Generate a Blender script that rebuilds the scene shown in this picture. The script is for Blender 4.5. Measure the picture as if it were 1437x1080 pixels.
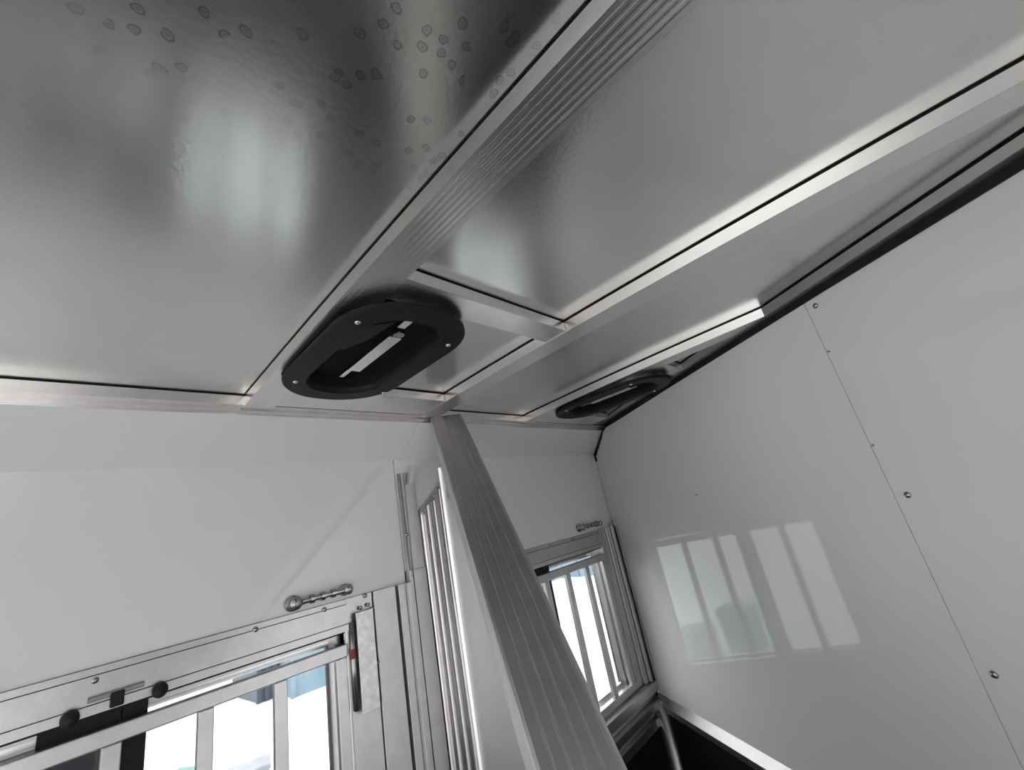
import bpy, math, random
from mathutils import Matrix, Vector

# ------------------------------------------------------------------ scene, camera, light
S = bpy.context.scene
C = S.collection
for o in list(bpy.data.objects):
    bpy.data.objects.remove(o)
EYE = 1.75                                   # eye height above the trailer floor; all z below are relative to the eye

cam = bpy.data.cameras.new('camera')
cam.sensor_fit = 'HORIZONTAL'
cam.sensor_width = 36.0
cam.lens = 36.0 * 590.94 / 1437.0
cam.clip_start = 0.02
cam.clip_end = 300
camo = bpy.data.objects.new('camera', cam)
C.objects.link(camo)
# columns of RC: world x (along the window wall), y (towards it), z (up) written in camera axes (right, down, forward)
RC = ((0.68591601, -0.70193181, -0.19186201),
      (0.10168871, 0.3535356, -0.92987743),
      (0.72054052, 0.61830762, 0.31387406))
camo.matrix_world = Matrix.Translation((0, 0, EYE)) @ Matrix((
    (RC[0][0], -RC[1][0], -RC[2][0]),
    (RC[0][1], -RC[1][1], -RC[2][1]),
    (RC[0][2], -RC[1][2], -RC[2][2]))).to_4x4()
S.camera = camo

S.view_settings.view_transform = 'Standard'
S.view_settings.look = 'None'
S.view_settings.gamma = 1.0
S.view_settings.exposure = 1.33
S.view_settings.use_curve_mapping = False

world = bpy.data.worlds.new('overcast_sky')
S.world = world
world.use_nodes = True
bg = world.node_tree.nodes['Background']
bg.inputs['Color'].default_value = (0.99, 0.993, 1.0, 1)      # even, hazy overcast
bg.inputs['Strength'].default_value = 1.0

# ------------------------------------------------------------------ materials
def new_mat(name):
    m = bpy.data.materials.new(name)
    m.use_nodes = True
    nt = m.node_tree
    return m, nt, nt.nodes, nt.links, nt.nodes['Principled BSDF']

def coords(nt, scale=(1, 1, 1)):
    tc = nt.nodes.new('ShaderNodeTexCoord')
    geo = nt.nodes.new('ShaderNodeNewGeometry')
    mp = nt.nodes.new('ShaderNodeMapping')
    mp.inputs['Scale'].default_value = scale
    nt.links.new(geo.outputs['Position'], mp.inputs['Vector'])
    return mp.outputs['Vector']

def ramp(nt, fac, stops):
    r = nt.nodes.new('ShaderNodeValToRGB')
    els = r.color_ramp.elements
    while len(els) < len(stops):
        els.new(0.5)
    for e, (p, c) in zip(els, stops):
        e.position = p
        e.color = c if len(c) == 4 else (*c, 1)
    nt.links.new(fac, r.inputs['Fac'])
    return r.outputs['Color']

def noise(nt, vec, scale, detail=3, rough=0.55):
    n = nt.nodes.new('ShaderNodeTexNoise')
    n.inputs['Scale'].default_value = scale
    n.inputs['Detail'].default_value = detail
    n.inputs['Roughness'].default_value = rough
    nt.links.new(vec, n.inputs['Vector'])
    return n.outputs['Fac']

def bump(nt, h, strength, dist, bsdf):
    b = nt.nodes.new('ShaderNodeBump')
    b.inputs['Strength'].default_value = strength
    b.inputs['Distance'].default_value = dist
    nt.links.new(h, b.inputs['Height'])
    nt.links.new(b.outputs['Normal'], bsdf.inputs['Normal'])

def plain(name, col, rough=0.5, metal=0.0, spec=0.5, var=0.06, scale=9.0, bmp=0.0, bscale=200.0, stretch=(1, 1, 1)):
    m, nt, N, L, B = new_mat(name)
    v = coords(nt, stretch)
    f = noise(nt, v, scale)
    lo = tuple(c * (1 - var) for c in col)
    hi = tuple(min(1, c * (1 + var)) for c in col)
    L.new(ramp(nt, f, [(0.3, lo), (0.7, hi)]), B.inputs['Base Color'])
    B.inputs['Roughness'].default_value = rough
    B.inputs['Metallic'].default_value = metal
    B.inputs['Specular IOR Level'].default_value = spec
    if bmp:
        bump(nt, noise(nt, v, bscale, 2), bmp, 0.001, B)
    return m

M = {}
M['panel'] = plain('white_gloss_panel', (0.86, 0.862, 0.86), 0.045, 0, 0.5, 0.012, 2.5, 0.012, 10)
M['alu'] = plain('mill_aluminium', (0.62, 0.607, 0.60), 0.38, 1.0, 0.5, 0.05, 30, 0.1, 260)
M['alu_beam'] = plain('extruded_aluminium_beam', (0.83, 0.795, 0.785), 0.30, 1.0, 0.5, 0.05, 24, 0.08, 240, (1, 0.06, 1))
M['alu_post'] = plain('extruded_aluminium_post', (0.66, 0.645, 0.64), 0.40, 1.0, 0.5, 0.05, 18, 0.08, 200)
M['alu_bright'] = plain('bright_aluminium', (0.92, 0.915, 0.91), 0.22, 1.0, 0.5, 0.03, 20)
M['alu_panel'] = plain('smooth_aluminium_panel', (0.70, 0.695, 0.69), 0.20, 1.0, 0.5, 0.04, 14)
M['chrome'] = plain('worn_steel', (0.40, 0.39, 0.385), 0.25, 1.0, 0.5, 0.15, 60)
M['rubber'] = plain('black_rubber', (0.012, 0.012, 0.013), 0.6, 0, 0.3, 0.2, 40)
M['plastic'] = plain('black_plastic', (0.010, 0.0105, 0.012), 0.5, 0, 0.22, 0.15, 80, 0.3, 420)
M['dark_strip'] = plain('dark_fill', (0.012, 0.009, 0.008), 0.8, 0, 0.2, 0.2, 60)  # near black; in the roof gaps it stands in for shade
M['mat'] = plain('dark_rubber_floor', (0.16, 0.16, 0.16), 0.75, 0, 0.3, 0.25, 20, 0.4, 120)
M['lining'] = plain('black_wall_lining', (0.008, 0.008, 0.009), 0.7, 0, 0.2, 0.2, 20, 0.3, 120)
M['red'] = plain('red_rubber_tip', (0.22, 0.012, 0.018), 0.4, 0, 0.5, 0.1, 50)
M['plate'] = plain('galvanised_plate', (0.72, 0.72, 0.715), 0.42, 1.0, 0.5, 0.14, 70, 0.15, 180)
M['snow'] = plain('snow', (0.87, 0.885, 0.895), 0.85, 0, 0.2, 0.05, 1.5, 0.6, 9)
M['gravel'] = plain('grey_slush', (0.58, 0.61, 0.62), 0.85, 0, 0.2, 0.25, 3.5, 0.6, 30)
M['vanpaint'] = plain('dark_van_paint', (0.010, 0.011, 0.014), 0.5, 0, 0.2, 0.1, 2.0)
M['bluewall'] = plain('pale_blue_paint', (0.20, 0.29, 0.36), 0.6, 0, 0.3, 0.12, 2.0)
M['darkblue'] = plain('dark_blue_paint', (0.05, 0.07, 0.10), 0.5, 0, 0.4, 0.12, 2.0)
M['green'] = plain('green_plastic', (0.10, 0.30, 0.24), 0.5, 0, 0.4, 0.12, 6.0)
M['greybin'] = plain('grey_plastic', (0.30, 0.33, 0.35), 0.5, 0, 0.4, 0.12, 6.0)

def roof_material():
    m, nt, N, L, B = new_mat('satin_roof_sheet')
    v = coords(nt)
    # water-spot stains: thin dark rings round scattered points
    vo = N.new('ShaderNodeTexVoronoi')
    vo.voronoi_dimensions = '2D'
    vo.inputs['Scale'].default_value = 62
    wob = N.new('ShaderNodeTexNoise'); wob.inputs['Scale'].default_value = 38
    L.new(v, wob.inputs['Vector'])
    wmx = N.new('ShaderNodeVectorMath'); wmx.operation = 'MULTIPLY_ADD'
    L.new(wob.outputs['Color'], wmx.inputs[0]); wmx.inputs[1].default_value = (0.012,) * 3
    L.new(v, wmx.inputs[2])
    L.new(wmx.outputs[0], vo.inputs['Vector'])
    ring = ramp(nt, vo.outputs['Distance'], [(0.08, (0.5,) * 3), (0.16, (0.15,) * 3), (0.23, (0.9,) * 3), (0.31, (0,) * 3)])
    pick = N.new('ShaderNodeSeparateColor')
    L.new(vo.outputs['Color'], pick.inputs['Color'])
    sel = ramp(nt, pick.outputs['Red'], [(0.62, (0,) * 3), (0.66, (1,) * 3)])
    # the stained areas: one by the wide beam, one near the left end of the sheet
    areas = []
    for (cx, cy, rad) in ((0.20, 0.20, 0.17), (0.02, 0.27, 0.10)):
        dist = N.new('ShaderNodeVectorMath'); dist.operation = 'DISTANCE'
        geo = N.new('ShaderNodeNewGeometry')
        L.new(geo.outputs['Position'], dist.inputs[0])
        dist.inputs[1].default_value = (cx, cy, EYE + 0.414)
        mr = N.new('ShaderNodeMapRange')
        L.new(dist.outputs['Value'], mr.inputs[0])
        mr.inputs[1].default_value = rad; mr.inputs[2].default_value = rad * 0.35
        areas.append(mr.outputs[0])
    mxa = N.new('ShaderNodeMath'); mxa.operation = 'MAXIMUM'
    L.new(areas[0], mxa.inputs[0]); L.new(areas[1], mxa.inputs[1])
    area = mxa.outputs[0]
    mul = N.new('ShaderNodeMath'); mul.operation = 'MULTIPLY'
    L.new(ring, mul.inputs[0]); L.new(sel, mul.inputs[1])
    mul2 = N.new('ShaderNodeMath'); mul2.operation = 'MULTIPLY'
    L.new(mul.outputs[0], mul2.inputs[0]); L.new(area, mul2.inputs[1])
    base = ramp(nt, noise(nt, v, 7, 4), [(0.3, (0.70, 0.70, 0.675)), (0.7, (0.77, 0.77, 0.745))])
    mix = N.new('ShaderNodeMix'); mix.data_type = 'RGBA'
    L.new(mul2.outputs[0], mix.inputs[0])
    L.new(base, mix.inputs[6])
    mix.inputs[7].default_value = (0.32, 0.32, 0.32, 1)
    L.new(mix.outputs[2], B.inputs['Base Color'])
    B.inputs['Metallic'].default_value = 1.0
    # rolling grain runs along the sheet, so highlights smear across it
    B.inputs['Anisotropic'].default_value = 0.6
    tg = N.new('ShaderNodeCombineXYZ'); tg.inputs[1].default_value = 1.0
    L.new(tg.outputs[0], B.inputs['Tangent'])
    rr = ramp(nt, noise(nt, v, 5, 3), [(0.3, (0.21,) * 3), (0.7, (0.245,) * 3)])
    L.new(rr, B.inputs['Roughness'])
    hsum = N.new('ShaderNodeMath'); hsum.operation = 'ADD'
    L.new(noise(nt, v, 150, 2), hsum.inputs[0])
    sw = N.new('ShaderNodeMath'); sw.operation = 'MULTIPLY'
    L.new(noise(nt, v, 5.5, 1), sw.inputs[0]); sw.inputs[1].default_value = 6.0
    L.new(sw.outputs[0], hsum.inputs[1])
    bump(nt, hsum.outputs[0], 0.13, 0.0006, B)
    return m
M['roof'] = roof_material()

def glass_material():
    m, nt, N, L, B = new_mat('window_glass')
    out = N['Material Output']
    tr = N.new('ShaderNodeBsdfTransparent')
    tr.inputs['Color'].default_value = (0.975, 0.985, 0.985, 1)
    gl = N.new('ShaderNodeBsdfGlossy')
    gl.inputs['Roughness'].default_value = 0.02
    lw = N.new('ShaderNodeLayerWeight')
    lw.inputs['Blend'].default_value = 0.5
    pw = N.new('ShaderNodeMath'); pw.operation = 'POWER'
    L.new(lw.outputs['Facing'], pw.inputs[0]); pw.inputs[1].default_value = 5.0
    fr = N.new('ShaderNodeMath'); fr.operation = 'MULTIPLY_ADD'
    L.new(pw.outputs[0], fr.inputs[0]); fr.inputs[1].default_value = 0.9; fr.inputs[2].default_value = 0.03
    mx = N.new('ShaderNodeMixShader')
    L.new(fr.outputs[0], mx.inputs[0]); L.new(tr.outputs[0], mx.inputs[1]); L.new(gl.outputs[0], mx.inputs[2])
    L.new(mx.outputs[0], out.inputs['Surface'])
    return m
M['glass'] = glass_material()

# ------------------------------------------------------------------ mesh helpers
ORIGIN = {}

class MB:
    def __init__(self):
        self.v = []; self.f = []
    def quad_loft(self, rings, closed=True, caps=True):
        n = len(rings[0]); b = len(self.v)
        for r in rings:
            self.v += [tuple(p) for p in r]
        for i in range(len(rings) - 1):
            for k in range(n if closed else n - 1):
                a = b + i * n + k; c = b + i * n + (k + 1) % n
                self.f.append((a, c, c + n, a + n))
        if caps and closed:
            self.f.append(tuple(range(b + n - 1, b - 1, -1)))
            self.f.append(tuple(b + (len(rings) - 1) * n + k for k in range(n)))
        return self
    def box(self, x0, x1, y0, y1, z0, z1):
        r = lambda z: [(x0, y0, z), (x1, y0, z), (x1, y1, z), (x0, y1, z)]
        return self.quad_loft([r(z0), r(z1)])
    def obox(self, fr, a0, a1, b0, b1, c0, c1):
        r = lambda c: [fr(a0, b0, c), fr(a1, b0, c), fr(a1, b1, c), fr(a0, b1, c)]
        return self.quad_loft([r(c0), r(c1)])
    def tube(self, p0, p1, r0, r1=None, seg=12):
        p0 = Vector(p0); p1 = Vector(p1); r1 = r0 if r1 is None else r1
        d = (p1 - p0).normalized()
        u = d.orthogonal().normalized(); w = d.cross(u)
        ring = lambda p, r: [p + (u * math.cos(t) + w * math.sin(t)) * r for t in [2 * math.pi * k / seg for k in range(seg)]]
        return self.quad_loft([ring(p0, r0), ring(p1, r1)])
    def lathe(self, p0, axis, prof, seg=14):
        p0 = Vector(p0); d = Vector(axis).normalized()
        u = d.orthogonal().normalized(); w = d.cross(u)
        rings = [[p0 + d * h + (u * math.cos(t) + w * math.sin(t)) * max(r, 1e-5) for t in [2 * math.pi * k / seg for k in range(seg)]] for h, r in prof]
        return self.quad_loft(rings)
    def build(self, name, mat, parent=None, smooth=False, bevel=0.0, at=None):
        import bmesh
        if parent is not None:
            org = Vector(ORIGIN[parent.name])
        elif at is not None:
            org = Vector(at)
        else:
            xs, ys, zs = zip(*self.v)
            org = Vector(((min(xs) + max(xs)) / 2, (min(ys) + max(ys)) / 2, min(zs)))
        me = bpy.data.meshes.new(name)
        me.from_pydata([tuple(Vector(p) - org) for p in self.v], [], self.f)
        bm = bmesh.new(); bm.from_mesh(me)
        bmesh.ops.recalc_face_normals(bm, faces=bm.faces)
        bm.to_mesh(me); bm.free()
        me.materials.append(M[mat])
        if smooth:
            for p in me.polygons:
                p.use_smooth = True
        o = bpy.data.objects.new(name, me)
        C.objects.link(o)
        if parent is not None:
            o.parent = parent
        else:
            o.location = org
        ORIGIN[o.name] = tuple(org)
        if bevel:
            md = o.modifiers.new('bevel', 'BEVEL')
            md.width = bevel; md.segments = 2; md.limit_method = 'ANGLE'
        return o

def thing(name, loc):
    o = bpy.data.objects.new(name, None)
    o.empty_display_size = 0.05
    C.objects.link(o)
    o.location = loc
    ORIGIN[o.name] = tuple(loc)
    return o

def tag(o, label=None, cat=None, group=None, kind=None):
    if label: o['label'] = label
    if cat: o['category'] = cat
    if group: o['group'] = group
    if kind: o['kind'] = kind
    return o

def copy_tree(o, offset, parent=None):
    c = o.copy()
    C.objects.link(c)
    c.parent = parent
    if parent is None:
        c.location = Vector(o.location) + Vector(offset)
        ORIGIN[c.name] = tuple(c.location)
    else:
        ORIGIN[c.name] = ORIGIN[parent.name]
    for ch in list(o.children):
        copy_tree(ch, offset, c)
    return c

# ------------------------------------------------------------------ layout
YW = 1.20                       # inside face of the window wall
ZF = -EYE                       # trailer floor
XL, XR = -1.75, 2.05            # ends of the box
YB = -1.05                      # opposite side wall
AZ = math.radians(57.4)         # slant of the stalls
RX, RY = math.cos(AZ), math.sin(AZ)
NX, NY = RY, -RX
WO = 1.939 * NX + 1.2 * NY      # slanted wall: distance of its plane from the eye
WS = 1.939 * RX + 1.2 * RY

def zr(y):                      # underside of the arched roof sheet
    return 0.4155 - 0.0195 * (y - 0.15) ** 2

def slant(s, o, z):             # s towards the window wall, o across the stalls, z up
    return (RX * s + NX * o, RY * s + NY * o, z)

def rw(s, o, z):                # slanted wall frame: s from the window-wall corner, o out of the wall into the stall
    return slant(WS - s, WO - o, z)

PITCH = 1.24                    # window spacing
BEAM = 0.479                    # roof beam spacing

# ------------------------------------------------------------------ room shell
mb = MB().box(XL, XR + 0.2, YB - 0.1, YW + 0.1, ZF - 0.05, ZF)
tag(mb.build('floor', 'mat'), 'black rubber matted trailer floor', 'floor', kind='structure')

ys = [YB - 0.08 + (YW + 0.16 - YB) * k / 40 for k in range(41)]
rings = []
for y in ys:
    rings.append([(XL, y, zr(y)), (XR + 0.2, y, zr(y)), (XR + 0.2, y, zr(y) + 0.012), (XL, y, zr(y) + 0.012)])
ceil = MB().quad_loft(rings).build('ceiling', 'roof')
tag(ceil, 'satin aluminium roof sheet with faint water spots', 'ceiling', kind='structure')

# window wall: outer skin with two openings per wall
OPENINGS = [(-0.275, 0.552), (-0.275 + PITCH, 0.552 + PITCH)]
OZ0, OZ1 = -0.745, -0.165
def skin(y0, y1):
    m = MB()
    m.box(XL, XR, y0, y1, OZ1, zr(YW) + 0.0)
    m.box(XL, XR, y0, y1, ZF, OZ0)
    xs = [XL]
    for a, b in OPENINGS: xs += [a, b]
    xs.append(XR)
    for k in range(0, len(xs), 2):
        m.box(xs[k], xs[k + 1], y0, y1, OZ0, OZ1)
    return m
wall = skin(YW + 0.008, YW + 0.03).build('wall_front', 'alu')
tag(wall, 'white panelled side wall with two barred windows', 'wall', kind='structure')
def part(name, m, mat, parent, label=None, **k):
    o = m.build(name, mat, parent, **k)
    if label: o['label'] = label
    return o
ZP = -0.091                     # lower edge of the white panels
FOLD = 0.2745
part('panel', MB().box(XL, 0.742, YW, YW + 0.008, ZP, FOLD), 'panel', wall, 'glossy white wall panel')
part('panel', MB().box(0.745, 1.945, YW, YW + 0.008, ZP, FOLD), 'panel', wall, 'glossy white wall panel')
YC, ZC = 1.066, 0.3615          # top of the inclined cove
def cove(x0, x1):
    d = 0.008
    return MB().quad_loft([[(x, YW, FOLD), (x, YC, ZC), (x, YC + d * 0.55, ZC + d), (x, YW + d * 0.55, FOLD + d)] for x in (x0, x1)])
part('cove_panel', cove(XL, 0.7635), 'panel', wall, 'inclined white panel under the roof')
part('cove_panel', cove(0.7645, 2.0), 'panel', wall, 'inclined white panel under the roof')
# lower black lining
part('lining', MB().box(XL, 1.93, YW - 0.012, YW + 0.008, ZF, -0.91), 'lining', wall, 'black rubber kick lining')
# extruded sill rails below the windows
for (z0, z1, y) in ((-0.785, -0.748, 0.040), (-0.815, -0.786, 0.012), (-0.845, -0.816, 0.034), (-0.875, -0.846, 0.008), (-0.908, -0.876, 0.024)):
    part('sill_rail', MB().box(XL, 1.925, YW - y, YW + 0.008, z0, z1), 'alu', wall, bevel=0.002)
# metal jamb strips between the openings (below the white panels)
for (x0, x1, y) in ((0.556, 0.630, 0.006), (0.632, 0.700, 0.012), (0.706, 0.728, 0.020), (0.7285, 0.742, 0.036), (0.745, 0.757, 0.022), (0.763, 0.808, 0.016),
                    (0.925, 0.958, 0.016), (1.796, 1.842, 0.008), (1.845, 1.872, 0.020), (1.876, 1.890, 0.034), (1.902, 1.912, 0.040)):
    zt = ZP if x0 < 0.745 else (ZP + 0.03 if x0 < 1.0 else ZP + 0.005)
    part('jamb_strip', MB().box(x0, x1, YW - y, YW + 0.008, -0.746, zt), 'alu', wall, bevel=0.0015)
# header strips above the windows
for x0, x1 in ((XL, 0.5555), (0.959, 1.7955)):
    part('header_strip', MB().box(x0, x1, YW - 0.006, YW + 0.008, -0.104, -0.0925), 'alu', wall)
    part('header_strip', MB().box(x0, x1, YW - 0.010, YW + 0.008, -0.150, -0.1055), 'alu', wall)
    part('header_strip', MB().box(x0, x1, YW - 0.016, YW + 0.008, -0.166, -0.151), 'alu', wall)
# screws in the header
scr = None
for x, z in ((-0.16, -0.112), (0.086, -0.113), (0.345, -0.104), (0.500, -0.103), (0.610, -0.096), (1.42, -0.104), (1.585, -0.104)):
    if scr is None:
        scr = part('screw', MB().lathe((x, YW - 0.006, z), (0, -1, 0), [(0, .0065), (.004, .0055), (.0065, .003), (.007, 0)], 10), 'chrome', wall, smooth=True)
        scr_at = (x, z)
    else:
        c = scr.copy(); C.objects.link(c); c.parent = wall
        c.location = (x - scr_at[0], 0, z - scr_at[1])

# roof rail along the top of the window wall
prof = [(1.036, 0.3968), (1.036, 0.3755), (1.053, 0.3755), (1.053, 0.3685), (1.066, 0.3685), (1.066, 0.3618), (1.078, 0.3618), (1.09, 0.3968)]
rail = MB().quad_loft([[(x, y, z) for y, z in prof] for x in (XL, 2.0)]).build('trim_1', 'alu_beam')
tag(rail, 'stepped aluminium rail between roof and white cove', 'trim', kind='structure')
part('dark_strip', MB().box(XL, 2.0, 1.0375, 1.09, 0.3955, 0.405), 'dark_strip', rail, 'dark strip drawn for the shaded gap under the roof')  # dark strip in place of the shade above the rail

# slanted partition wall on the right
back = MB().obox(rw, -0.02, 2.75, -0.03, -0.006, ZF, 0.405).build('wall_right', 'alu')
tag(back, 'slanted white partition wall with panel seam and black rubber edge', 'wall', kind='structure')
ZT = 0.372
def poly_panel(pts, o0, o1):
    return MB().quad_loft([[rw(s, o, z) for s, z in pts] for o in (o0, o1)])
part('panel', poly_panel([(0.004, -0.81), (0.004, 0.262), (0.150, 0.352), (0.166, ZT), (1.3455, ZT), (1.3455, -0.81)], -0.006, 0.0), 'panel', back, 'glossy white partition panel')
part('panel', poly_panel([(1.3475, -0.81), (1.3475, ZT), (2.72, ZT), (2.72, -0.81)], -0.006, 0.0), 'panel', back, 'glossy white partition panel')
# black rubber edging along the cove and the roof
def strip(pts, w, o0, o1):
    m = MB(); rings = []
    for k, (s, z) in enumerate(pts):
        a = pts[max(k - 1, 0)]; b = pts[min(k + 1, len(pts) - 1)]
        dx, dz = b[0] - a[0], b[1] - a[1]; l = math.hypot(dx, dz)
        nx, nz = -dz / l * w / 2, dx / l * w / 2
        rings.append([rw(s - nx, o0, z - nz), rw(s + nx, o0, z + nz), rw(s + nx, o1, z + nz), rw(s - nx, o1, z - nz)])
    return m.quad_loft(rings)
part('edge_seal', strip([(0.004, 0.235), (0.004, 0.268), (0.13, 0.346), (0.150, 0.364), (0.20, 0.380), (0.4, 0.380), (0.8, 0.383), (1.4, 0.384), (2.0, 0.380), (2.72, 0.374)], 0.026, -0.003, 0.006), 'rubber', back, 'black rubber edge seal')
# angle trim between partition and roof
part('roof_angle', MB().quad_loft([[rw(s, 0.030, 0.388), rw(s, 0.030, zr(rw(s, 0, 0)[1]) - 0.004), rw(s, -0.005, zr(rw(s, 0, 0)[1]) - 0.004), rw(s, -0.005, 0.388)] for s in [0.20 + 2.5 * k / 30 for k in range(31)]]), 'alu_post', back, 'aluminium angle under the roof')
part('dark_strip', MB().quad_loft([[rw(s, 0.027, zr(rw(s, 0, 0)[1]) - 0.005), rw(s, 0.027, zr(rw(s, 0, 0)[1]) + 0.002), rw(s, -0.005, zr(rw(s, 0, 0)[1]) + 0.002), rw(s, -0.005, zr(rw(s, 0, 0)[1]) - 0.005)] for s in [0.20 + 2.5 * k / 30 for k in range(31)]]), 'dark_strip', back)  # dark strip for the shaded gap between angle and roof
# bottom rail and lining
part('bottom_rail', MB().quad_loft([[rw(q, o, z) for o, z in ((-0.006, -0.838), (0.024, -0.838), (0.024, -0.830), (0.001, -0.803), (-0.006, -0.803))] for q in (0.03, 2.72)]), 'alu', back, 'bright aluminium rail under the white panel')
part('bottom_rail', MB().obox(rw, 0.03, 2.72, -0.006, 0.012, -0.862, -0.840), 'alu', back)
part('lining', MB().obox(rw, 0.03, 2.72, -0.006, 0.006, ZF, -0.864), 'lining', back, 'black rubber kick lining')
# corner strips where the partition meets the window wall
for s, o in ((0.018, 0.014), (0.036, 0.010)):
    part('corner_strip', MB().obox(rw, s - 0.006, s + 0.006, 0.0, o, -0.80, -0.065), 'alu', back, bevel=0.001)
part('corner_post', MB().tube((1.905, YW - 0.035, ZF), (1.905, YW - 0.035, -0.82), 0.033, None, 16), 'alu_post', back, 'round aluminium corner post', smooth=True)
rv = None
for s, z in ((1.370, 0.352), (1.372, -0.094), (1.372, -0.415), (0.717, -0.019), (1.352, 0.24), (1.352, 0.015)):
    r_ = 0.0068 if s > 1.36 else 0.0028
    part('rivet', MB().lathe(rw(s, 0.0, z), (-NX, -NY, 0), [(0, r_), (.0025, r_ * .85), (.0045, r_ * .45), (.005, 0)], 10), 'chrome', back, smooth=True)

# opposite wall and rear end, both unseen; the rear opening is invented for light
# (the open door in the opposite wall is also invented, to light the stalls)
DX0, DX1, DZ = -0.98, -0.12, 0.16
m = MB()
m.box(XL, XR, YB - 0.03, YB, DZ, zr(YB))
m.box(XL, DX0, YB - 0.03, YB, ZF, DZ)
m.box(DX1, XR, YB - 0.03, YB, ZF, DZ)
tag(m.build('wall_back', 'panel'), 'white side wall opposite, behind the viewer', 'wall', kind='structure')
m = MB()
m.box(XL - 0.03, XL, YB, -0.50, ZF, 0.39)
m.box(XL - 0.03, XL, 1.10, YW + 0.03, ZF, 0.39)
m.box(XL - 0.03, XL, -0.50, 1.10, 0.28, 0.40)
tag(m.build('wall_left', 'alu'), 'unseen aluminium rear end around an opening invented for light', 'wall', kind='structure')

# ------------------------------------------------------------------ roof beams
def beam_profile(w, d, ribs=6, depth=0.00014):
    pts = [(0, -0.0035), (0, -d)]
    m = 0.006
    step = (w - 2 * m) / ribs
    for k in range(ribs):
        a = m + k * step
        pts += [(a, -d), (a + step * 0.18, -d + depth), (a + step * 0.5, -d + depth), (a + step * 0.68, -d)]
    pts += [(w, -d), (w, -0.0035)]
    return pts

def beam_y(name, x0, y0, y1, label, w=0.062, d=0.0275):
    root = thing(name, (x0 + w / 2, y1, zr(y1) - d))
    n = 28
    yy = [y0 + (y1 - y0) * k / n for k in range(n + 1)]
    MB().quad_loft([[(x0 + px, y, zr(y) + pz) for px, pz in beam_profile(w, d)] for y in yy]).build('body', 'alu_beam', root)
    g = MB().quad_loft([[(x0 + 0.002, y, zr(y) - 0.0045), (x0 + w - 0.002, y, zr(y) - 0.0045), (x0 + w - 0.002, y, zr(y) + 0.001), (x0 + 0.002, y, zr(y) + 0.001)] for y in yy]).build('dark_strip', 'dark_strip', root)  # shade of the gap over the beam, put in as a dark strip
    g['label'] = 'dark strip drawn for the shaded gap against the roof sheet'
    tag(root, label, 'roof beam', 'roof beams')
    return root

def wall_y(x):
    return 1.2 - (1.939 - x) * RY / RX
b1 = beam_y('roof_beam', 0.277, YB, 1.037, 'wide ribbed roof beam running left of the large black vent')
b2 = beam_y('roof_beam', 0.277 + BEAM, wall_y(0.277 + BEAM) + 0.07, 1.037, 'roof beam running to the top of the leaning divider tube')
b3 = beam_y('roof_beam', 0.277 + 2 * BEAM, wall_y(0.277 + 2 * BEAM) + 0.045, 1.037, 'short roof beam beside the small far vent, ending at the partition')

def beam_x(name, x0, x1, y0, w, label, d=0.0255):
    root = thing(name, ((x0 + x1) / 2, y0 + w / 2, zr(y0) - d))
    prof = [(y0, zr(y0) - 0.0035), (y0, zr(y0) - d), (y0 + w, zr(y0 + w) - d), (y0 + w, zr(y0 + w) - 0.0035)]
    MB().quad_loft([[(x, y, z) for y, z in prof] for x in (x0, x1)]).build('body', 'alu_beam', root, bevel=0.0015)
    g = MB().box(x0, x1, y0 + 0.002, y0 + w - 0.002, zr(y0) - 0.007, zr(y0) - 0.001).build('dark_strip', 'dark_strip', root)  # dark strip painting the shaded gap over the cross beam
    g['label'] = 'dark strip drawn for the shaded gap against the roof sheet'
    tag(root, label, 'roof beam', 'cross beams framing the roof vents')
    return root
xa, xb = 0.277 + 0.0625, 0.277 + BEAM - 0.0005
beam_x('cross_beam', xa, xb, 0.458, 0.062, 'cross beam on the near side of the large vent')
beam_x('cross_beam', xa, xb, 0.913, 0.118, 'cross beam between the large vent and the white wall')
xa2 = xa + 2 * BEAM
beam_x('cross_beam', xa2, 1.455, 0.462, 0.050, 'stub of cross beam on the near side of the far vent')
beam_x('cross_beam', xa2, 1.70, 0.930, 0.10, 'cross beam between the far vent and the white wall')

# ------------------------------------------------------------------ roof vents
def rrect(cx, cy, w, h, r, z, seg=10):
    pts = []
    for qx, qy, a0 in ((1, 1, 0), (-1, 1, 90), (-1, -1, 180), (1, -1, 270)):
        for k in range(seg + 1):
            a = math.radians(a0 + 90 * k / seg)
            pts.append((cx + qx * (w / 2 - r) + r * math.cos(a), cy + qy * (h / 2 - r) + r * math.sin(a), z))
    return pts

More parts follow.
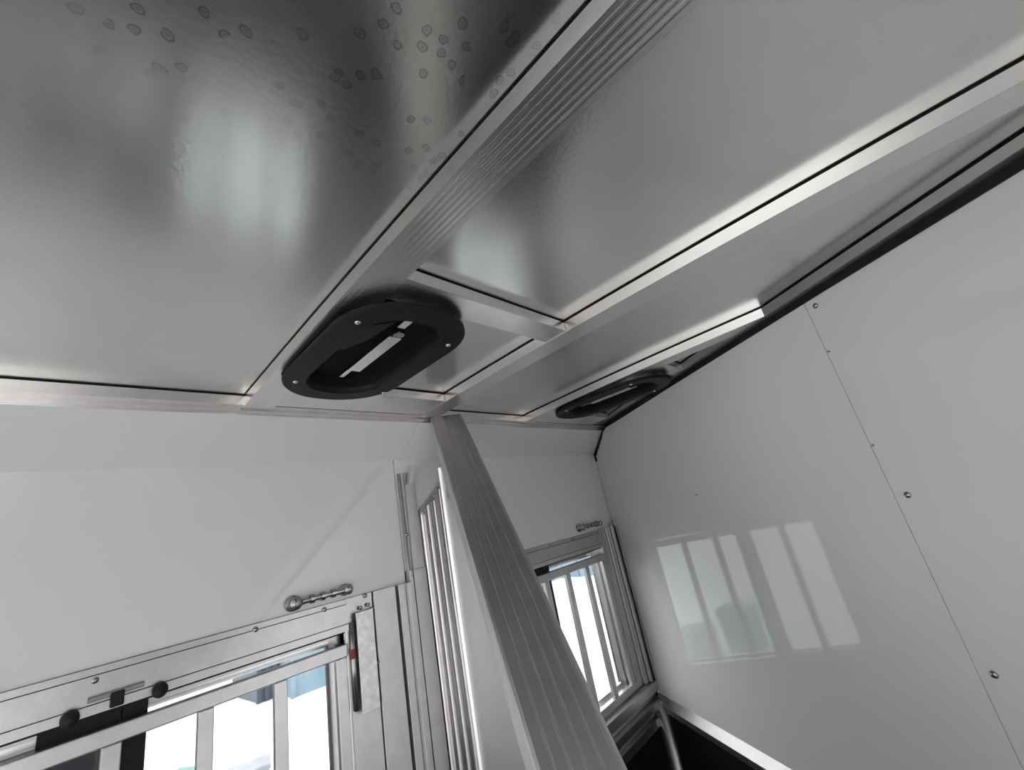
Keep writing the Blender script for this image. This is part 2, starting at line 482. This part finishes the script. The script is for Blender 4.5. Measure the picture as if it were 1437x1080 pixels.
def make_vent(cx, cy):
    root = thing('roof_vent', (cx, cy, 0.362))
    W, H, Rr = 0.252, 0.448, 0.118
    z0, z1 = 0.364, 0.374
    fl = MB()
    rings = [rrect(cx, cy, W, H, Rr, z1), rrect(cx, cy, W, H, Rr, z0 + 0.003), rrect(cx, cy, W - 0.006, H - 0.006, Rr - 0.003, z0),
             rrect(cx, cy, W - 0.084, H - 0.092, Rr - 0.042, z0), rrect(cx, cy, W - 0.092, H - 0.100, Rr - 0.046, z0 + 0.004), rrect(cx, cy, W - 0.098, H - 0.106, Rr - 0.048, z1 + 0.002)]
    fl.quad_loft(rings + [rings[0]], caps=False)
    fl.build('flange', 'plastic', root, smooth=False)
    MB().quad_loft([rrect(cx, cy, W - 0.096, H - 0.104, Rr - 0.048, z1), rrect(cx, cy, W - 0.10, H - 0.108, Rr - 0.05, 0.402)], caps=False).build('throat', 'dark_strip', root)
    MB().quad_loft([rrect(cx, cy, W - 0.09, H - 0.10, Rr - 0.045, 0.400), rrect(cx, cy, W - 0.09, H - 0.10, Rr - 0.045, 0.406)]).build('lid', 'dark_strip', root)
    # collar from the flange up to the roof sheet
    MB().quad_loft([rrect(cx + 0.010, cy, W - 0.060, H - 0.060, Rr - 0.030, 0.373), rrect(cx + 0.010, cy, W - 0.060, H - 0.060, Rr - 0.030, 0.4065)], caps=False).build('skirt', 'alu_post', root)
    # aluminium crossbar with its bracket
    bar = MB().box(cx - 0.008, cx + 0.020, cy - 0.086, cy + 0.085, 0.381, 0.386).build('crossbar', 'alu_bright', root, bevel=0.001)
    bar['label'] = 'pale aluminium crossbar'
    MB().box(cx - 0.010, cx + 0.006, cy - 0.165, cy - 0.118, 0.384, 0.389).build('crossbar_end', 'alu_bright', root, bevel=0.001)
    MB().box(cx - 0.006, cx + 0.004, cy + 0.087, cy + 0.130, 0.384, 0.388).build('crossbar_end', 'alu_bright', root)
    MB().tube((cx + 0.004, cy - 0.100, 0.379), (cx + 0.004, cy - 0.100, 0.392), 0.011, 0.011, 14).build('pivot_bolt', 'chrome', root)
    br = MB()
    br.quad_loft([[(cx - 0.076, cy - 0.115, 0.372), (cx - 0.028, cy - 0.145, 0.378), (cx - 0.028, cy - 0.145, 0.382), (cx - 0.076, cy - 0.115, 0.376)],
                  [(cx - 0.078, cy - 0.040, 0.376), (cx - 0.034, cy - 0.060, 0.382), (cx - 0.034, cy - 0.060, 0.386), (cx - 0.078, cy - 0.040, 0.380)],
                  [(cx - 0.076, cy + 0.015, 0.384), (cx - 0.050, cy + 0.005, 0.388), (cx - 0.050, cy + 0.005, 0.392), (cx - 0.076, cy + 0.015, 0.388)]])
    br.build('louver', 'plastic', root)
    for sx, sy in ((-0.096, 0.136), (-0.098, -0.138), (0.098, -0.128), (0.112, 0.148)):
        MB().lathe((cx + sx, cy + sy, z0 + 0.001), (0, 0, -1), [(0, .0055), (.002, .0052), (.0035, .003), (.004, 0)], 10).build('screw', 'alu_bright', root, smooth=True)
    return root
v1 = make_vent(0.4145, 0.7115)
tag(v1, 'large black oval roof vent with pale crossbar between two roof beams', 'vent', 'roof vents')
v2 = copy_tree(v1, (2 * BEAM, 0.012, 0))
tag(v2, 'small-looking far black roof vent beside the slanted white partition', 'vent', 'roof vents')

# ------------------------------------------------------------------ windows and their guards
def make_window(x0, x1):
    xc = (x0 + x1) / 2
    root = thing('window_1', (xc, YW + 0.045, OZ0))
    tag(root, kind='structure')
    y0, y1 = YW + 0.030, YW + 0.062
    fr = MB()
    t = 0.016
    fr.box(x0, x1, y0, y1, OZ1 - t, OZ1); fr.box(x0, x1, y0, y1, OZ0, OZ0 + t)
    fr.box(x0, x0 + t, y0, y1, OZ0 + t, OZ1 - t); fr.box(x1 - t, x1, y0, y1, OZ0 + t, OZ1 - t)
    fr.build('window_frame', 'alu', root)
    # reveal of the opening
    rv = MB()
    rv.box(x0 - 0.004, x0, YW + 0.001, y1, OZ0, OZ1); rv.box(x1, x1 + 0.004, YW + 0.001, y1, OZ0, OZ1)
    rv.box(x0, x1, YW + 0.001, y0, OZ0 - 0.004, OZ0)
    rv.build('reveal', 'alu_bright', root)
    g = MB().box(x0, x1, YW + 0.004, YW + 0.012, OZ1 - 0.007, OZ1 + 0.001).build('dark_strip', 'rubber', root)
    g['label'] = 'black rubber strip along the window top'
    for (a, b, yy) in ((x0 + t, xc + 0.012, y0 + 0.004), (xc - 0.012, x1 - t, y0 + 0.018)):
        sash = MB(); s = 0.014
        za, zb = OZ0 + t, OZ1 - t
        sash.box(a, b, yy, yy + 0.010, zb - s, zb); sash.box(a, b, yy, yy + 0.010, za, za + s)
        sash.box(a, a + s, yy, yy + 0.010, za + s, zb - s); sash.box(b - s, b, yy, yy + 0.010, za + s, zb - s)
        so = sash.build('sash', 'alu_bright', root)
        MB().box(a + s, b - s, yy + 0.004, yy + 0.007, za + s, zb - s).build('pane', 'glass', so)
    mu = MB().box(xc - 0.008, xc + 0.028, YW + 0.012, y0 + 0.002, OZ0 + 0.004, OZ1 - 0.008).build('mullion', 'rubber', root)
    mu['label'] = 'black centre mullion'
    MB().box(xc - 0.116, xc - 0.010, YW + 0.014, y0 + 0.001, OZ1 - 0.032, OZ1 - 0.008).build('latch_bar', 'rubber', root)
    return root

w1 = make_window(*OPENINGS[0])
w2 = copy_tree(w1, (PITCH, 0, 0))
w1['label'] = 'sliding window behind bars under the left chrome handle'
w2.name = 'window_2'
w2['label'] = 'narrow-looking barred window by the slanted white partition'
for w in (w1, w2): w['category'] = 'window'

def make_guard(x0, x1):
    root = thing('window_guard', ((x0 + x1) / 2, YW - 0.005, OZ0))
    y0, y1 = YW - 0.012, YW + 0.010
    MB().box(x0, x1, y0, y1, -0.2235, -0.1945).build('top_rail', 'alu', root, bevel=0.0025)
    MB().box(x0, x1, y0, y1, -0.742, -0.716).build('bottom_rail', 'alu', root, bevel=0.0025)
    b = None
    for k in range(4, -2, -1):
        xb = 0.117 + 0.1395 * (k - 1)
        if xb - 0.014 < x0 or xb + 0.013 > x1 + 0.02: continue
        if b is None:
            b = MB().box(xb - 0.0135, xb + 0.0135, y0 + 0.003, y1 - 0.003, -0.716, -0.2235).build('bar', 'alu', root, bevel=0.002)
            bx = xb
        else:
            c = b.copy(); C.objects.link(c); c.parent = root
            c.location = (xb - bx, 0, 0)
    return root
g1 = make_guard(-0.268, 0.551)
tag(g1, 'aluminium bar guard across the left window', 'window guard', 'window bar guards')
g2 = copy_tree(g1, (PITCH, 0, 0))
tag(g2, 'aluminium bar guard across the window beside the partition', 'window guard', 'window bar guards')

# black bumpers and latch over the left window
def bumper(x, z, label):
    o = MB().lathe((x, YW - 0.016, z), (0, -1, -0.35), [(0, .012), (.010, .0125), (.017, .010), (.021, .004), (.022, 0)], 14).build('rubber_bumper', 'rubber', smooth=True)
    tag(o, label, 'bumper', 'rubber bumpers over the left window')
bumper(0.058, -0.158, 'black rubber bumper over the left window, nearer the left picture edge')
bumper(0.178, -0.158, 'black rubber bumper over the left window, beside the black mullion')
la = thing('slide_latch', (0.118, YW - 0.02, -0.165))
MB().box(0.108, 0.127, YW - 0.024, YW - 0.010, -0.164, -0.140).build('catch', 'rubber', la, bevel=0.002)
MB().box(0.078, 0.155, YW - 0.018, YW - 0.011, -0.146, -0.138).build('slide', 'chrome', la, bevel=0.001)
tag(la, 'small black slide latch between the two rubber bumpers', 'latch')

# chrome hold-back handles above the windows
def make_handle(xa, za, xb, zb):
    root = thing('grab_handle', ((xa + xb) / 2, YW, min(za, zb)))
    for x, z, r in ((xa, za, 0.018), (xb, zb, 0.0145)):
        MB().lathe((x, YW, z), (0, -1, 0), [(0, r), (.006, r), (.010, r * .75), (.024, r * .7), (.030, r * .85), (.035, r * .5), (.036, 0)], 16).build('foot', 'chrome', root, smooth=True)
    n = 8
    rod = MB()
    rings = []
    for k in range(n + 1):
        t = k / n
        rr = 0.0065 + 0.0040 * (abs(2 * t - 1) ** 3)
        p = (xa + (xb - xa) * t, YW - 0.022, za + (zb - za) * t)
        rings.append([(p[0], p[1] + rr * math.cos(a), p[2] + rr * math.sin(a)) for a in [2 * math.pi * q / 12 for q in range(12)]])
    rod.quad_loft(rings).build('rod', 'chrome', root, smooth=True)
    for t in (0.30, 0.50, 0.70):
        p = (xa + (xb - xa) * t, YW - 0.022, za + (zb - za) * t)
        MB().tube((p[0] - 0.005, p[1], p[2]), (p[0] + 0.005, p[1], p[2]), 0.0105, None, 12).build('collar', 'chrome', root)
    return root
tag(make_handle(0.425, -0.070, 0.556, -0.069), 'chrome hold-back bar with two round feet above the left window', 'handle', 'hold-back bars')
tag(make_handle(1.650, -0.062, 1.795, -0.062), 'small chrome hold-back bar above the window beside the partition', 'handle', 'hold-back bars')

# latch cover plate right of the left window
lp = thing('latch_plate', (0.598, YW - 0.02, -0.36))
MB().box(0.573, 0.621, YW - 0.024, YW - 0.0205, -0.358, -0.130).build('plate', 'plate', lp, bevel=0.001)
MB().box(0.612, 0.621, YW - 0.0205, YW - 0.006, -0.358, -0.130).build('flange', 'plate', lp)
MB().tube((0.5635, YW - 0.013, -0.345), (0.5635, YW - 0.013, -0.150), 0.0065, None, 12).build('rod', 'chrome', lp, smooth=True)
rt = MB().tube((0.5635, YW - 0.013, -0.232), (0.5635, YW - 0.013, -0.210), 0.009, None, 12).build('sleeve', 'red', lp)
rt['label'] = 'dark red sleeve on the latch rod'
for x, z in ((0.592, -0.122), (0.614, -0.120), (0.626, -0.132), (0.628, -0.262)):
    MB().lathe((x, YW - 0.012, z), (0, -1, 0), [(0, .005), (.004, .0045), (.006, .002), (.0065, 0)], 10).build('bolt', 'chrome', lp, smooth=True)
tag(lp, 'grey metal latch cover plate with red-sleeved rod beside the left window', 'latch')

# ------------------------------------------------------------------ hinge post of the divider on the wall
hp = thing('hinge_post', (0.867, YW, -0.747))
def cut_top(x): return 0.095 + (x - 0.814) * 0.90
nrib = 4
wr = (0.922 - 0.813) / nrib
for k in range(nrib):
    x0 = 0.813 + k * wr
    m_ = MB(); rings = []
    prof = [(0, 0.0)] + [(wr * 0.47 * (1 - math.cos(t)), -0.010 - 0.009 * math.sin(t)) for t in [math.pi * q / 8 for q in range(9)]] + [(wr * 0.94, 0.0)]
    rings = [[(x0 + a, YW - 0.0005 + b, -0.747) for a, b in prof], [(x0 + a, YW - 0.0005 + b, cut_top(x0 + a)) for a, b in prof]]
    m_.quad_loft(rings).build('flute', 'alu_beam', hp)
MB().quad_loft([[(0.8125, y, 0.092), (0.922, y, 0.190), (0.922, y, 0.205), (0.8125, y, 0.107)] for y in (YW - 0.016, YW - 0.001)]).build('cap', 'alu', hp, bevel=0.001)
for x, z in ((0.822, 0.098), (0.866, 0.138), (0.905, 0.172), (0.752, 0.04), (0.752, -0.075)):
    MB().lathe((x, YW - 0.015, z), (0, -1, 0), [(0, .006), (.005, .005), (.007, .002), (.0075, 0)], 10).build('bolt', 'chrome', hp, smooth=True)
MB().quad_loft([[(a, y, b) for a, b in ((0.768, -0.12), (0.808, -0.12), (0.808, 0.22), (0.772, 0.232))] for y in (YW - 0.010, YW - 0.001)]).build('hinge_leaf', 'alu', hp, bevel=0.001)
MB().tube((0.7505, YW - 0.012, -0.745), (0.7505, YW - 0.012, 0.228), 0.006, None, 10).build('hinge_pin', 'alu', hp, smooth=True)
MB().quad_loft([[(a, y, b) for a, b in ((0.772, 0.190), (0.798, 0.205), (0.798, 0.250), (0.790, 0.25))] for y in (YW - 0.030, YW - 0.012)]).build('gusset', 'plate', hp, bevel=0.001)
tag(hp, 'fluted aluminium hinge post with slanted top beside the left jamb', 'post')

# ------------------------------------------------------------------ stall divider with its leaning tube
EL = math.radians(40.3)
OL, OR = 0.107, 0.207
ST, ZTOP = 1.305, 0.372
sd = thing('stall_divider', slant(0.6, 0.16, ZF))
ce, se = math.cos(EL), math.sin(EL)
def tube_pt(t, o, depth):      # t along the leaning tube from its top, depth below its outer face
    return slant(ST - t * ce + depth * se, o, ZTOP - t * se - depth * ce)
prof = []
W_ = OR - OL
prof += [(0.0, 0.055), (0.0, 0.006), (0.002, 0.002), (0.006, 0.0)]
nr = 5
st = (W_ - 0.012) / nr
for k in range(nr):
    a = 0.006 + k * st
    prof += [(a + st * 0.74, 0.0), (a + st * 0.83, -0.0005), (a + st * 0.90, -0.0005), (a + st * 0.99, 0.0)]
prof += [(W_ - 0.006, 0.0), (W_ - 0.002, 0.002), (W_, 0.006), (W_, 0.055)]
LT = 1.55
MB().quad_loft([[tube_pt(t, OL + a, b) for a, b in prof] for t in (0.0, LT)]).build('leaning_tube', 'alu_post', sd)['label'] = 'grey ribbed leaning tube'
# solid panel under the tube
pts = [(1.40, -1.22), (1.40, 0.28), (1.352, 0.31), (ST - 1.5 * ce + 0.05 * se, ZTOP - 1.5 * se - 0.05 * ce), (ST - 1.5 * ce + 0.05 * se, -1.22)]
MB().quad_loft([[slant(s, o, z) for s, z in pts] for o in (OL + 0.014, OR - 0.014)]).build('panel', 'alu_panel', sd)['label'] = 'smooth aluminium panel under the tube'
sb = None
for k in range(1):
    s0 = 1.37 - k * 0.062
    zt = ZTOP - (ST - s0) * se / ce - 0.085
    zt = min(zt, 0.22)
    MB().quad_loft([[slant(s0 + a, OL + 0.014 - b, z) for a, b in ((0.012, 0), (0.008, 0.007), (-0.008, 0.007), (-0.012, 0))] for z in (-1.2, zt)]).build('rib', 'alu_beam', sd)
MB().obox(lambda a, b, c: slant(a, b, c), ST - 1.5 * ce - 0.02, ST - 1.5 * ce + 0.05, OL, OR, ZF, ZTOP - 1.48 * se - 0.02).build('end_post', 'alu_post', sd)
tag(sd, 'stall divider with wide grey ribbed tube leaning down from the roof', 'stall divider')

# ------------------------------------------------------------------ outside: snow, slush and a few far things
GZ = -2.30
def ground(name, x0, x1, y0, y1, z, amp, mat, n=60, m=40, seed=1):
    rnd = random.Random(seed)
    ph = [(rnd.uniform(0.2, 1.4), rnd.uniform(0.2, 1.4), rnd.uniform(0, 6.28), rnd.uniform(0.4, 1)) for _ in range(7)]
    v = []; f = []
    for j in range(m + 1):
        for i in range(n + 1):
            x = x0 + (x1 - x0) * i / n; y = y0 + (y1 - y0) * j / m
            h = sum(math.sin(a * x + b * y + p) * w for a, b, p, w in ph) / 7
            v.append((x, y, z + amp * h))
    for j in range(m):
        for i in range(n):
            a = j * (n + 1) + i
            f.append((a, a + 1, a + n + 2, a + n + 1))
    mb = MB(); mb.v = v; mb.f = f
    return mb.build(name, mat, smooth=True)
tag(ground('snow_ground', -70, 90, -70, 110, GZ, 0.10, 'snow', 90, 90), 'white snow covering the yard outside', 'ground', kind='structure')
tag(ground('driveway', -20, 22, 1.8, 4.6, GZ + 0.13, 0.04, 'gravel', 60, 12, 4), 'grey slushy driveway strip outside the windows', 'ground', kind='structure')

def mound(cx, cy, rx, ry, h, label, seed):
    rnd = random.Random(seed)
    m = MB(); rings = []
    for k in range(9):
        t = k / 8
        rad = math.cos(t * math.pi / 2) ** 0.8
        zz = h * math.sin(t * math.pi / 2)
        rings.append([(cx + math.cos(a) * rx * max(rad, 0.01) * (1 + 0.12 * math.sin(3 * a + seed)), cy + math.sin(a) * ry * max(rad, 0.01) * (1 + 0.1 * math.sin(4 * a + 2 * seed)), GZ - 0.15 + zz + rnd.uniform(-0.03, 0.03)) for a in [2 * math.pi * q / 28 for q in range(28)]])
    o = m.quad_loft(rings).build('snow_bank', 'snow', smooth=True)
    tag(o, label, 'snow bank', 'snow banks outside')
mound(3.4, 8.6, 1.5, 0.8, 0.45, 'low snow bank outside the left window', 2)
mound(9.4, 8.4, 3.0, 1.2, 0.8, 'long snow bank outside the window beside the partition', 5)

def container(x0, x1, y, h, mat, label):
    root = thing('storage_container', ((x0 + x1) / 2, y + 0.9, GZ))
    MB().box(x0, x1, y, y + 1.8, GZ - 0.1, GZ + h).build('body', mat, root, bevel=0.02)
    MB().box(x0 - 0.05, x1 + 0.05, y - 0.06, y + 1.86, GZ + h, GZ + h + 0.10).build('snow_cover', 'snow', root)
    n = max(2, int((x1 - x0) / 0.9))
    for k in range(n + 1):
        x = x0 + (x1 - x0) * k / n
        MB().box(x - 0.04, x + 0.04, y - 0.05, y + 0.01, GZ, GZ + h).build('rib', mat, root)
    tag(root, label, 'container', 'storage containers in the snowy yard')
container(3.6, 5.9, 10.2, 1.05, 'bluewall', 'pale blue container seen through the right half of the left window')
container(3.2, 3.5, 10.9, 0.75, 'darkblue', 'small dark blue container beside the pale blue one')
container(8.2, 16.5, 10.4, 0.85, 'bluewall', 'long pale blue container beyond the window beside the partition')

def bin_(x, y, w, h, rz, mat, label):
    root = thing('plastic_bin', (x, y, GZ))
    c, s = math.cos(rz), math.sin(rz)
    fr = lambda a, b, z: (x + a * c - b * s, y + a * s + b * c, z)
    MB().quad_loft([[fr(-w * .42, -w * .3, GZ), fr(w * .42, -w * .3, GZ), fr(w * .42, w * .3, GZ), fr(-w * .42, w * .3, GZ)],
                    [fr(-w * .5, -w * .36, GZ + h), fr(w * .5, -w * .36, GZ + h), fr(w * .5, w * .36, GZ + h), fr(-w * .5, w * .36, GZ + h)]]).build('tub', mat, root)
    MB().obox(fr, -w * .54, w * .54, -w * .4, w * .4, GZ + h, GZ + h + 0.05).build('lid', mat, root, bevel=0.01)
    for q in (-1, 1):
        MB().obox(fr, -w * .25, w * .25, q * w * .36 - 0.03, q * w * .36 + 0.03, GZ + h * .6, GZ + h * .7).build('grip', mat, root)
    tag(root, label, 'bin', 'bins in the snow')
bin_(1.12, 6.6, 0.50, 0.50, 0.5, 'green', 'green bin in the snow left of the first window bar')
bin_(1.75, 6.4, 0.45, 0.36, -0.3, 'greybin', 'grey bin in the snow beside the green bin')

# dark van parked close outside the left half of the left window
def make_van(xr, y0):
    root = thing('parked_van', (xr - 2.2, y0 + 0.9, GZ))
    W2, H2 = 1.75, 1.93
    prof = [(0, 0.35), (0, 1.0), (-0.02, 1.55), (-0.05, H2 - 0.05), (-0.12, H2), (-3.0, H2), (-3.2, H2 - 0.06), (-3.75, 1.08), (-4.30, 0.95), (-4.4, 0.80), (-4.4, 0.35)]
    rings = []
    for y, ins in ((y0, 0.06), (y0 + 0.06, 0.0), (y0 + W2 - 0.06, 0.0), (y0 + W2, 0.06)):
        cx, cz = xr - 2.2, GZ + 1.05
        rings.append([(cx + (xr + a - cx) * (1 - ins * 0.4), y, cz + (GZ + b - cz) * (1 - ins)) for a, b in prof])
    MB().quad_loft(rings).build('body', 'vanpaint', root)
    for xa, xb in ((-0.35, -1.25), (-1.32, -2.15), (-2.22, -3.05)):
        MB().box(xr + xb, xr + xa, y0 - 0.012, y0 + 0.004, GZ + 1.12, GZ + 1.62).build('side_window', 'dark_strip', root, bevel=0.01)
    for xa in (-0.85, -3.55):
        for yy in (y0 - 0.02, y0 + W2 - 0.20):
            w = MB().tube((xr + xa, yy, GZ + 0.33), (xr + xa, yy + 0.22, GZ + 0.33), 0.33, None, 24).build('wheel', 'rubber', root)
            MB().tube((xr + xa, yy - 0.012, GZ + 0.33), (xr + xa, yy + 0.10, GZ + 0.33), 0.19, None, 16).build('hub', 'chrome', w)
    MB().box(xr - 4.42, xr + 0.02, y0 - 0.015, y0 + 0.01, GZ + 0.62, GZ + 0.72).build('side_trim', 'rubber', root)
    tag(root, 'dark van parked outside, seen black between the bars left of the mullion', 'van')
make_van(0.32, 2.55)

# lift everything from eye-relative heights to heights above the trailer floor
for o in C.objects:
    if o.parent is None and o.type != 'CAMERA':
        o.location.z += EYE
